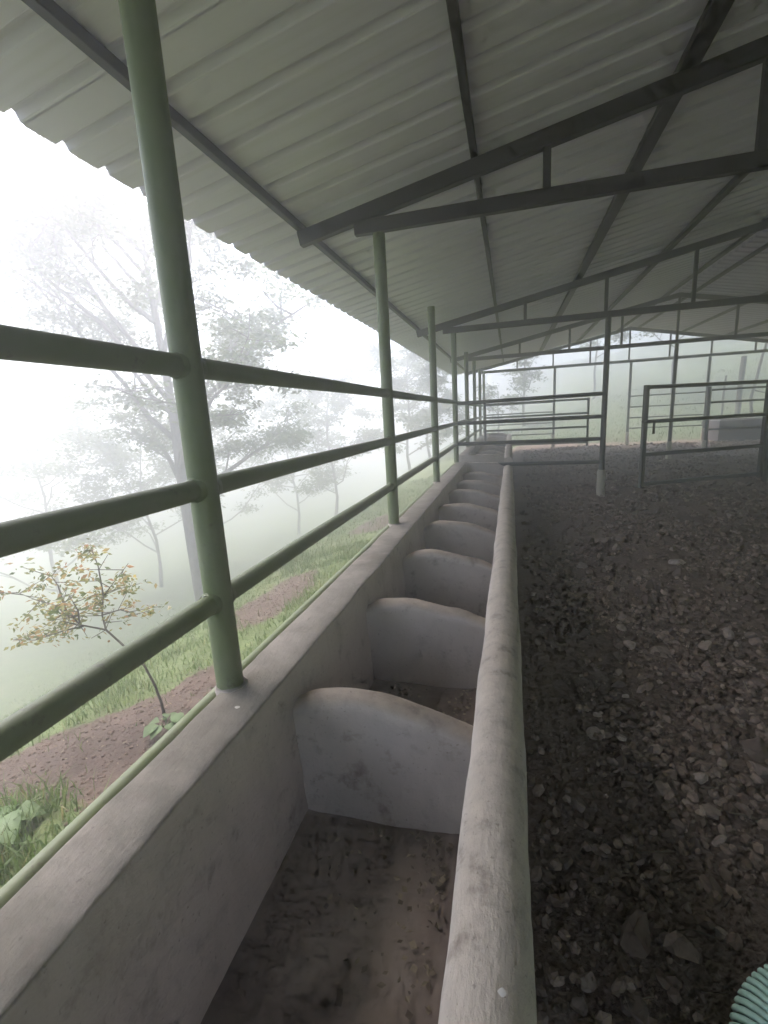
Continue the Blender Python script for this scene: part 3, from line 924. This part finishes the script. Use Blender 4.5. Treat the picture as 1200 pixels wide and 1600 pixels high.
def tree(name, label, base, height, crown, seed, nl=3000, leaf=0.12, trunk_r=0.1, fork=0.4, limbs=6, rise=(0.05, 0.30), wob=0.045, group=None, lean=(0, 0), tiers=0.4, mat='leaf', sub=5, twigs=4):
    """trunk with limbs; crown = (rx, ry) half spread; leaves in flattened clumps at the twigs"""
    rd = random.Random(seed)
    base = Vector(base)
    t = empty(name, base, label, "tree", group)
    mb = MB()
    tips = []
    top = base + Vector((lean[0], lean[1], height * 0.88))
    tp = []
    for i in range(7):
        f = i / 6
        tp.append(base.lerp(top, f) + Vector((mnoise.noise(Vector((seed, f*2.3, 0))), mnoise.noise(Vector((seed, 9, f*2.3))), 0)) * height * wob * (f > 0))
    mb.tube(tp, [trunk_r * (1.25 if i == 0 else 1 - 0.78 * i / 6) for i in range(7)], 9)
    def along(pts, f):
        k = f * (len(pts) - 1); i = min(int(k), len(pts) - 2)
        return pts[i].lerp(pts[i+1], k - i)
    def branch(p, d, L, r, n=4, up=0.25):
        pts = [p.copy()]
        d = d.normalized()
        for i in range(n):
            d = (d + Vector((rd.gauss(0, 0.20), rd.gauss(0, 0.20), rd.gauss(0, 0.14) + up * 0.25))).normalized()
            pts.append(pts[-1] + d * L / n)
        mb.tube(pts, [max(0.004, r * (1 - 0.75 * i / n)) for i in range(n + 1)], 5)
        return pts
    a0 = rd.uniform(0, 6.28)
    for i in range(limbs):
        f = fork + (0.97 - fork) * (i + rd.uniform(0, 0.8)) / limbs
        p = along(tp, min(f, 0.99))
        a = a0 + i * 2.4 + rd.uniform(-0.4, 0.4)
        spread = (1.0 - 0.45 * max(0, f - 0.55) / 0.45)
        d = Vector((math.cos(a) * crown[0], math.sin(a) * crown[1], height * rd.uniform(*rise)))
        L = d.length * spread * rd.uniform(0.75, 1.05)
        pts = branch(p, d, L, trunk_r * 0.48 * (1.1 - 0.5 * f), 5, 0.35)
        for j in range(sub):
            fj = 0.3 + 0.7 * (j + rd.random()) / sub
            q = along(pts, min(fj, 0.99))
            dd = (pts[-1] - pts[0]).normalized() + Vector((rd.gauss(0, 0.8), rd.gauss(0, 0.8), rd.gauss(0.1, 0.4)))
            p2 = branch(q, dd, L * rd.uniform(0.28, 0.5), trunk_r * 0.15, 4, 0.2)
            for k in range(twigs):
                q2 = along(p2, rd.uniform(0.35, 1.0))
                d3 = Vector((rd.gauss(0, 1), rd.gauss(0, 1), rd.gauss(0.1, 0.45)))
                p3 = branch(q2, d3, L * rd.uniform(0.10, 0.2), trunk_r * 0.05 + 0.004, 2, 0.1)
                tips.append(p3[-1]); tips.append(p3[1])
    mb.build("trunk", M['bark'], t, auto=R(60))
    T = np.array([tuple(p) for p in tips])
    r_ = np.random.default_rng(seed)
    wgt = r_.random(len(T)) ** 1.5 + 0.05; wgt /= wgt.sum()
    pick = r_.choice(len(T), nl, p=wgt)
    cl = 0.03 * max(crown) + leaf * 0.75
    P = T[pick] + r_.normal(size=(nl, 3)) * np.array([cl, cl, cl * tiers]) 
    Vl, Fl = leaves_np(P, leaf, 0.6, 2.0, 0.25, seed)
    link("crown", mesh_np(Vl, Fl, False, "crown"), M[mat], t)
    return t

def on_ground(x, y, s=0.1):
    return (x, y, float(terr(x, y)) - s)

tree("shade_tree", "large fog-bound tree with spreading limbs behind the nearest railing post", on_ground(-8.0, 10.0), 10.7, (4.0, 4.0), 28, nl=44000, leaf=0.135, trunk_r=0.19, fork=0.30, limbs=18, lean=(-0.5, 0.2), rise=(0.08, 0.40), wob=0.012, tiers=0.4, sub=6, twigs=4)
bg = [
    (-4.6, 21.5, 6.0, 2.5, 31, 3600, "leafy fog-faded tree showing between the second and third railing posts"),
    (-4.3, 25.5, 6.0, 2.3, 32, 3200, "bushy fog-faded tree just left of the third railing post"),
    (-8.2, 20.5, 7.0, 2.6, 33, 3400, "pale tree with thin trunk left of the second railing post"),
    (-11.8, 23.5, 8.4, 3.2, 34, 3400, "very faint broad tree in the fog, midway between the first two railing posts"),
    (-14.0, 19.5, 8.6, 3.5, 35, 3400, "faint round-crowned tree in the fog just right of the nearest railing post"),
    (-14.5, 15.5, 7.4, 3.2, 36, 3000, "faint low tree low in the fog left of the nearest railing post"),
    (-16.5, 12.6, 8.2, 3.6, 37, 3000, "faint broad tree in the fog at the left picture edge"),
]
for (x, y, h, c, sd, nl, lb) in bg:
    tree("field_tree", lb, on_ground(x, y), h, (c, c), sd, nl=int(nl * 2.2), leaf=0.19, trunk_r=0.035 + 0.006*h, fork=0.16, limbs=11, group="trees in the fog below the shed", sub=4, twigs=3)
tree("young_conifer", "small tiered tree in the fog seen above the cross fence", on_ground(0.75, 27.0), 5.6, (1.5, 1.5), 51, nl=2200, leaf=0.2, trunk_r=0.09, fork=0.2, limbs=11, tiers=0.22, group="trees beyond the far end of the shed", sub=3, twigs=3)
tree("bush_tree", "low bushy tree at the foot of the tiered one", on_ground(-0.6, 25.5), 2.6, (1.3, 1.3), 52, nl=1300, leaf=0.17, trunk_r=0.06, fork=0.2, limbs=7, group="trees beyond the far end of the shed", sub=3, twigs=3)
tree("hill_tree", "dark foggy tree on the hillside hanging below the far gable", on_ground(7.3, 25.0), 4.8, (2.0, 2.0), 53, nl=2200, leaf=0.2, trunk_r=0.08, fork=0.45, limbs=7, group="trees beyond the far end of the shed", sub=4, twigs=3)
tree("hill_tree", "fainter thin-trunked tree left of the hanging one on the hillside", on_ground(4.4, 28.0), 5.0, (1.9, 1.9), 54, nl=1600, leaf=0.2, trunk_r=0.08, fork=0.5, limbs=6, group="trees beyond the far end of the shed", sub=4, twigs=3)

# wooden stakes and a bare bent trunk on the hillside
def stake(x, y, h, r, lean, label):
    s = empty("wooden_post", on_ground(x, y, 0.2), label, "post", "wooden posts on the hillside")
    b = Vector(on_ground(x, y, 0.2))
    pts = [b + Vector((lean*f + 0.02*math.sin(f*5 + x), 0.02*math.cos(f*4), (h + 0.2)*f)) for f in (0, 0.25, 0.5, 0.75, 1.0)]
    MB().tube(pts, [r, r*0.97, r*0.95, r*0.93, r*0.9], 9).build("shaft", M['bark'], s, auto=R(50))
stake(8.15, 20.3, 2.3, 0.10, 0.02, "thick wooden post on the hillside beside the bare bent trunk")
stake(7.75, 20.6, 1.6, 0.045, 0.03, "thin wooden stake just left of the thick hillside post")
stake(6.9, 20.0, 1.5, 0.035, 0.15, "thin leaning stake on the hillside, left of the other stakes")
bt = empty("bare_tree", on_ground(8.75, 20.6, 0.1), "bare crooked trunk with a side branch at the right edge", "tree")
b = Vector(on_ground(8.75, 20.6, 0.1))
MB().tube([b, b + Vector((-0.1, 0, 0.8)), b + Vector((0.02, 0, 1.5)), b + Vector((0.12, 0, 2.3)), b + Vector((0.3, 0, 3.2))], [0.07, 0.06, 0.055, 0.05, 0.035], 8).build("trunk", M['bark'], bt, auto=R(50))
MB().tube([b + Vector((-0.05, 0, 1.1)), b + Vector((0.4, 0.05, 0.95)), b + Vector((1.1, 0.1, 0.75)), b + Vector((1.8, 0.1, 0.8))], [0.035, 0.03, 0.025, 0.012], 6).build("branch", M['bark'], bt, auto=R(50))

# the yellowing sapling just outside the railing
sp = empty("sapling", (-1.99, 2.0, float(terr(-1.99, 2.0))), "thin leaning sapling with yellow and orange leaves on the brown soil", "sapling")
mb = MB()
tk_ = [(-1.99, 2.0, float(terr(-1.99, 2.0)) - 0.03), (-2.005, 2.0, -0.138), (-2.017, 1.99, -0.029), (-2.081, 2.0, 0.089), (-2.243, 2.01, 0.223), (-2.316, 2.0, 0.30)]
mb.tube(tk_, [0.010, 0.008, 0.0075, 0.0065, 0.006, 0.0055], 8)
brs = [[(-2.316, 2.0, 0.30), (-2.447, 1.95, 0.347), (-2.533, 1.95, 0.447), (-2.722, 1.93, 0.497), (-2.891, 1.95, 0.529)],
       [(-2.43, 1.96, 0.335), (-2.508, 1.9, 0.33), (-2.724, 1.88, 0.262), (-2.934, 1.9, 0.235)],
       [(-2.533, 1.95, 0.447), (-2.616, 2.0, 0.564), (-2.696, 2.02, 0.641)],
       [(-2.316, 2.0, 0.30), (-2.382, 2.05, 0.367), (-2.345, 2.05, 0.492), (-2.192, 2.05, 0.635), (-2.119, 2.05, 0.704)],
       [(-2.382, 2.05, 0.367), (-2.35, 2.15, 0.36), (-2.27, 2.2, 0.31)],
       [(-2.345, 2.05, 0.492), (-2.399, 2.1, 0.66), (-2.429, 2.1, 0.80)],
       [(-2.447, 1.95, 0.347), (-2.40, 1.92, 0.45), (-2.42, 1.90, 0.56)]]
LP = []
rd = random.Random(5)
for bi, br in enumerate(brs):
    mb.tube(br, [0.0055 - 0.004 * i / (len(br)-1) for i in range(len(br))], 6)
    for i in range(len(br) - 1):
        for k in range(4):
            q = Vector(br[i]).lerp(Vector(br[i+1]), rd.random())
            e = q + Vector((rd.gauss(0, 0.09), rd.gauss(0, 0.09), rd.gauss(0.02, 0.06)))
            mb.tube([q, e], [0.003, 0.0015], 4)
            w = 24 if i > 0 else 3
            for _ in range(w):
                LP.append(q.lerp(e, rd.uniform(0.4, 1.2)) + Vector((rd.gauss(0, 0.025), rd.gauss(0, 0.025), rd.gauss(0, 0.02))))
mb.build("stem", M['bark'], sp, auto=R(60))
Vl, Fl = leaves_np(np.array([tuple(p) for p in LP]), 0.038, 0.35, 2.2, 0.35, 3)
link("crown", mesh_np(Vl, Fl, False, "crown"), M['leaf_warm'], sp)

# grass on the bank
def blades(x, y, h, w, seed):
    r_ = np.random.default_rng(seed)
    n = len(x)
    z = terr(x, y)
    a = r_.uniform(0, 2*np.pi, n)
    ln = r_.uniform(0.15, 0.9, n) * h
    d = np.stack([np.cos(a), np.sin(a), np.zeros(n)], 1)
    b = r_.uniform(0, 2*np.pi, n)
    s = np.stack([np.cos(b), np.sin(b), np.zeros(n)], 1) * w[:, None]
    B = np.stack([x, y, z - 0.01], 1)
    up = np.array([0, 0, 1.0])
    m1 = B + up*(h*0.55)[:, None] + d*(ln*0.25)[:, None]
    tp = B + up*(h*np.clip(1 - ln/h*0.35, 0.5, 1))[:, None] + d*ln[:, None]
    V = np.stack([B - s, B + s, m1 + s*0.7, m1 - s*0.7, tp], 1)
    base = (np.arange(n) * 5)[:, None]
    F = np.concatenate([base + np.array([[0, 1, 2]]), base + np.array([[0, 2, 3]]), base + np.array([[3, 2, 4]])], 0)
    return V.reshape(-1, 3), F
def grass_points(n, x0, x1, y0, y1, seed, soil_keep=0.03):
    r_ = np.random.default_rng(seed)
    x = r_.uniform(x0, x1, n); y = r_.uniform(y0, y1, n)
    sm = soil_mask(x, y)
    cl = wav(x, y, 6.0, 0.5) + 0.7 * wav(x, y, 17.0, 1.9)
    k = (r_.random(n) < np.clip(0.55 + 0.5 * cl, 0.06, 1)) & (r_.random(n) > sm * (1 - soil_keep))
    return x[k], y[k]
Vs, Fs, off = [], [], 0
for (n, x0, x1, y0, y1, hm, wm, sd) in ((55000, -4.2, -0.92, 0.3, 6.0, 0.11, 0.0028, 1), (50000, -7.0, -0.92, 5.0, 13.0, 0.10, 0.004, 2), (26000, -12, -3.5, 1.0, 14.0, 0.12, 0.006, 3), (9000, -4.0, -0.92, -1.5, 1.6, 0.2, 0.004, 4), (4500, -3.4, -1.2, 0.6, 1.45, 0.24, 0.0045, 6)):
    x, y = grass_points(n, x0, x1, y0, y1, sd)
    r_ = np.random.default_rng(sd + 50)
    h = hm * r_.uniform(0.45, 1.35, len(x)) * (0.8 + 0.35 * wav(x, y, 2.2, 0.8))
    Vb, Fb = blades(x, y, h, wm * r_.uniform(0.6, 1.3, len(x)), sd + 90)
    Vs.append(Vb); Fs.append(Fb + off); off += len(Vb)
# grass beyond the far end and up the hillside
for (n, x0, x1, y0, y1, hm, wm, sd) in ((22000, -3, 14, 17.4, 27.0, 0.13, 0.007, 5),):
    x, y = grass_points(n, x0, x1, y0, y1, sd)
    r_ = np.random.default_rng(sd + 50)
    Vb, Fb = blades(x, y, hm * r_.uniform(0.4, 1.3, len(x)), wm * r_.uniform(0.6, 1.3, len(x)), sd + 90)
    Vs.append(Vb); Fs.append(Fb + off); off += len(Vb)
tag(link("grass", mesh_np(np.concatenate(Vs), np.concatenate(Fs), False, "grass"), M['grass']), "green grass growing on the bank and hillside round the shed", "grass", kind="stuff")

# dry bits and clods on the bare soil
NS = 1300
sx_ = rng.uniform(-3.0, -0.95, NS); sy_ = rng.uniform(1.2, 5.2, NS)
k = rng.random(NS) < soil_mask(sx_, sy_)
sx_, sy_ = sx_[k], sy_[k]
Pz = np.stack([sx_, sy_, terr(sx_, sy_) + 0.006], 1)
Vl, Fl = leaves_np(Pz, 0.028, 0.8, 3.5, 0.0, 8)
tag(link("soil_litter", mesh_np(Vl, Fl, False, "soil_litter"), M['straw']), "dry stems and leaf scraps scattered over the brown soil", "litter", kind="stuff")

NC = 9000
cx_ = rng.uniform(-3.1, -0.95, NC); cy_ = rng.uniform(1.2, 5.3, NC)
k = rng.random(NC) < soil_mask(cx_, cy_)
cx_, cy_ = cx_[k], cy_[k]; NC = len(cx_)
cs = 0.003 + 0.011 * rng.random(NC) ** 3
Pc = rng.uniform(0.75, 1.15, (NC, 12, 1)) * IV[None] * np.array([1.1, 1.0, 0.7]) * cs[:, None, None]
Pc += np.stack([cx_, cy_, terr(cx_, cy_) + cs * 0.2], 1)[:, None, :]
tag(link("soil_clods", mesh_np(Pc.reshape(-1, 3), (IF[None] + (np.arange(NC) * 12)[:, None, None]).reshape(-1, 3), False, "soil_clods"), M['clod']), "crumbly clods of reddish brown soil outside the railing", "soil", kind="stuff")

# broad-leaved weed in the bottom left and a tuft at the sapling's foot
def weed(name, label, x, y, n, L, seed, cat="plant"):
    rd = random.Random(seed)
    gz = float(terr(x, y))
    w = empty(name, (x, y, gz), label, cat)
    for i in range(n):
        a = i * 2.4 + rd.uniform(-0.3, 0.3)
        l = L * rd.uniform(0.6, 1.1); up = rd.uniform(0.35, 0.9)
        d = Vector((math.cos(a), math.sin(a), 0)); s = Vector((-d.y, d.x, 0))
        b0 = Vector((x, y, gz)) + Vector((0, 0, 0.01))
        st = b0 + d * l * 0.45 + Vector((0, 0, l * up))
        rows = []
        for k, (f, wd) in enumerate([(0, 0.03), (0.18, 0.30), (0.4, 0.46), (0.62, 0.42), (0.82, 0.24), (1.0, 0.015)]):
            c = st + d * l * f * 0.95 + Vector((0, 0, l * (0.14 * f - 0.42 * f * f)))
            wv = wd * l * (1 + 0.12 * math.sin(k * 2.1 + i))
            rows.append((c + s * wv + Vector((0, 0, wv * 0.3)), c, c - s * wv + Vector((0, 0, wv * 0.3))))
        vs_ = [p for r_ in rows for p in r_]
        fs = []
        for k in range(5):
            fs += [(k*3, k*3+1, k*3+4, k*3+3), (k*3+1, k*3+2, k*3+5, k*3+4)]
        lf = mesh_from(vs_, fs, True, "leaf")
        lo = link("leaf", lf, M['broad'], w)
        MB().tube([b0, b0.lerp(st, 0.5) + Vector((0, 0, l * 0.08)), st], [0.006 * l / 0.2, 0.005 * l / 0.2, 0.003 * l / 0.2], 6).build("stalk", M['broad'], lo)
    return w
weed("broadleaf_weed", "broad-leaved green weed in the grass at the bottom left edge", -2.2, 1.18, 8, 0.15, 4)
weed("broadleaf_weed", "low leafy tuft at the foot of the sapling beside the trough", -1.90, 1.90, 9, 0.09, 6)

# ------------------------------------------------------------------ unidentified ribbed object in the bottom right corner, built as a basket
bk = empty("ribbed_object", (0.66, 0.70, 0), "unidentified grey woven object with mint green ribbed rim, built as a basket, cut by the bottom right corner", "basket")
bx, by, br_, bh = 0.665, 0.71, 0.255, 0.26
def ring_mesh(rows, n, ribs=0, amp=0.0, skew=0.0):
    V_, F_ = [], []
    for i, (rr, zz) in enumerate(rows):
        f = i / (len(rows) - 1)
        for k in range(n):
            a = 2*math.pi*k/n
            e = amp * math.sin(ribs * (a + skew * f)) if ribs else 0
            V_.append((bx + (rr + e)*math.cos(a), by + (rr + e)*math.sin(a), zz + e))
    for i in range(len(rows) - 1):
        for k in range(n):
            F_.append((i*n+k, i*n+(k+1) % n, (i+1)*n+(k+1) % n, (i+1)*n+k))
    return mesh_from(V_, F_, True)
rows = [(br_, 0.20)] + [(br_ - 0.055 + 0.062*math.cos(R(t)), 0.235 + 0.05*math.sin(R(t))) for t in range(0, 181, 20)] + [(br_ - 0.12, 0.21)]
rim = link("ribbed_rim", ring_mesh(rows, 160), M['mint_gap'], bk)
cords = MB()
for k in range(88):
    pts = []
    for i, (rr, zz) in enumerate(rows[1:-1]):
        a = 2*math.pi*k/88 + 0.30 * i / (len(rows) - 3)
        ct, sz = (rr - (br_ - 0.055)) , (zz - 0.235)
        pts.append((bx + (rr + 0.05*ct)*math.cos(a), by + (rr + 0.05*ct)*math.sin(a), zz + 0.05*sz))
    cords.tube(pts, 0.0064, 6)
tag(cords.build("rim_cords", M['mint'], rim, smooth=True), kind="stuff")
body = [(0.02, 0.012), (br_*0.72, 0.015), (br_*0.80, 0.05), (br_*0.92, 0.13), (br_ - 0.005, 0.21)]
link("woven_body", ring_mesh(body, 160, 40, 0.003), M['greyweave'], bk)
fill = [(br_ - 0.118, 0.225), (br_*0.40, 0.235), (br_*0.2, 0.24), (0.005, 0.242)]
link("woven_cover", ring_mesh(fill, 120, 30, 0.004, 1.0), M['greyweave'], bk)

# white droppings on the wall top and rim
for (x, y, z, s) in ((-0.757, 1.02, 0.654, 0.008), (-0.01, 0.545, 0.594, 0.006)):
    vs_ = [(x + s*random.uniform(0.7, 1.1)*math.cos(2*math.pi*k/10)*1.2, y + s*random.uniform(0.7, 1.1)*math.sin(2*math.pi*k/10), z + 0.001) for k in range(10)] + [(x, y, z + 0.0025)]
    o = link("bird_dropping", mesh_from(vs_, [(k, (k+1) % 10, 10) for k in range(10)], True), M['dropping'])
    tag(o, "white spot on the flat top of the trough's back wall" if z > 0.6 else "white spot on the rounded front rim at the bottom edge", "dropping")

# ------------------------------------------------------------------ fog
hz = MB().box((-96, -96, -8.4), (96, 111, 9.0)).build("haze", None)
tag(hz, "thin pale fog filling the valley and the shed", "fog", kind="stuff")
mt = bpy.data.materials.new("fog")
mt.use_nodes = True
nt = mt.node_tree
for n in list(nt.nodes): nt.nodes.remove(n)
out = nt.nodes.new("ShaderNodeOutputMaterial")
pv = nt.nodes.new("ShaderNodeVolumePrincipled")
pv.inputs["Color"].default_value = (0.97, 0.98, 1.0, 1)
pv.inputs["Density"].default_value = HAZE_DENSITY
pv.inputs["Anisotropy"].default_value = 0.72
nt.links.new(pv.outputs[0], out.inputs["Volume"])
hz.data.materials.append(mt)
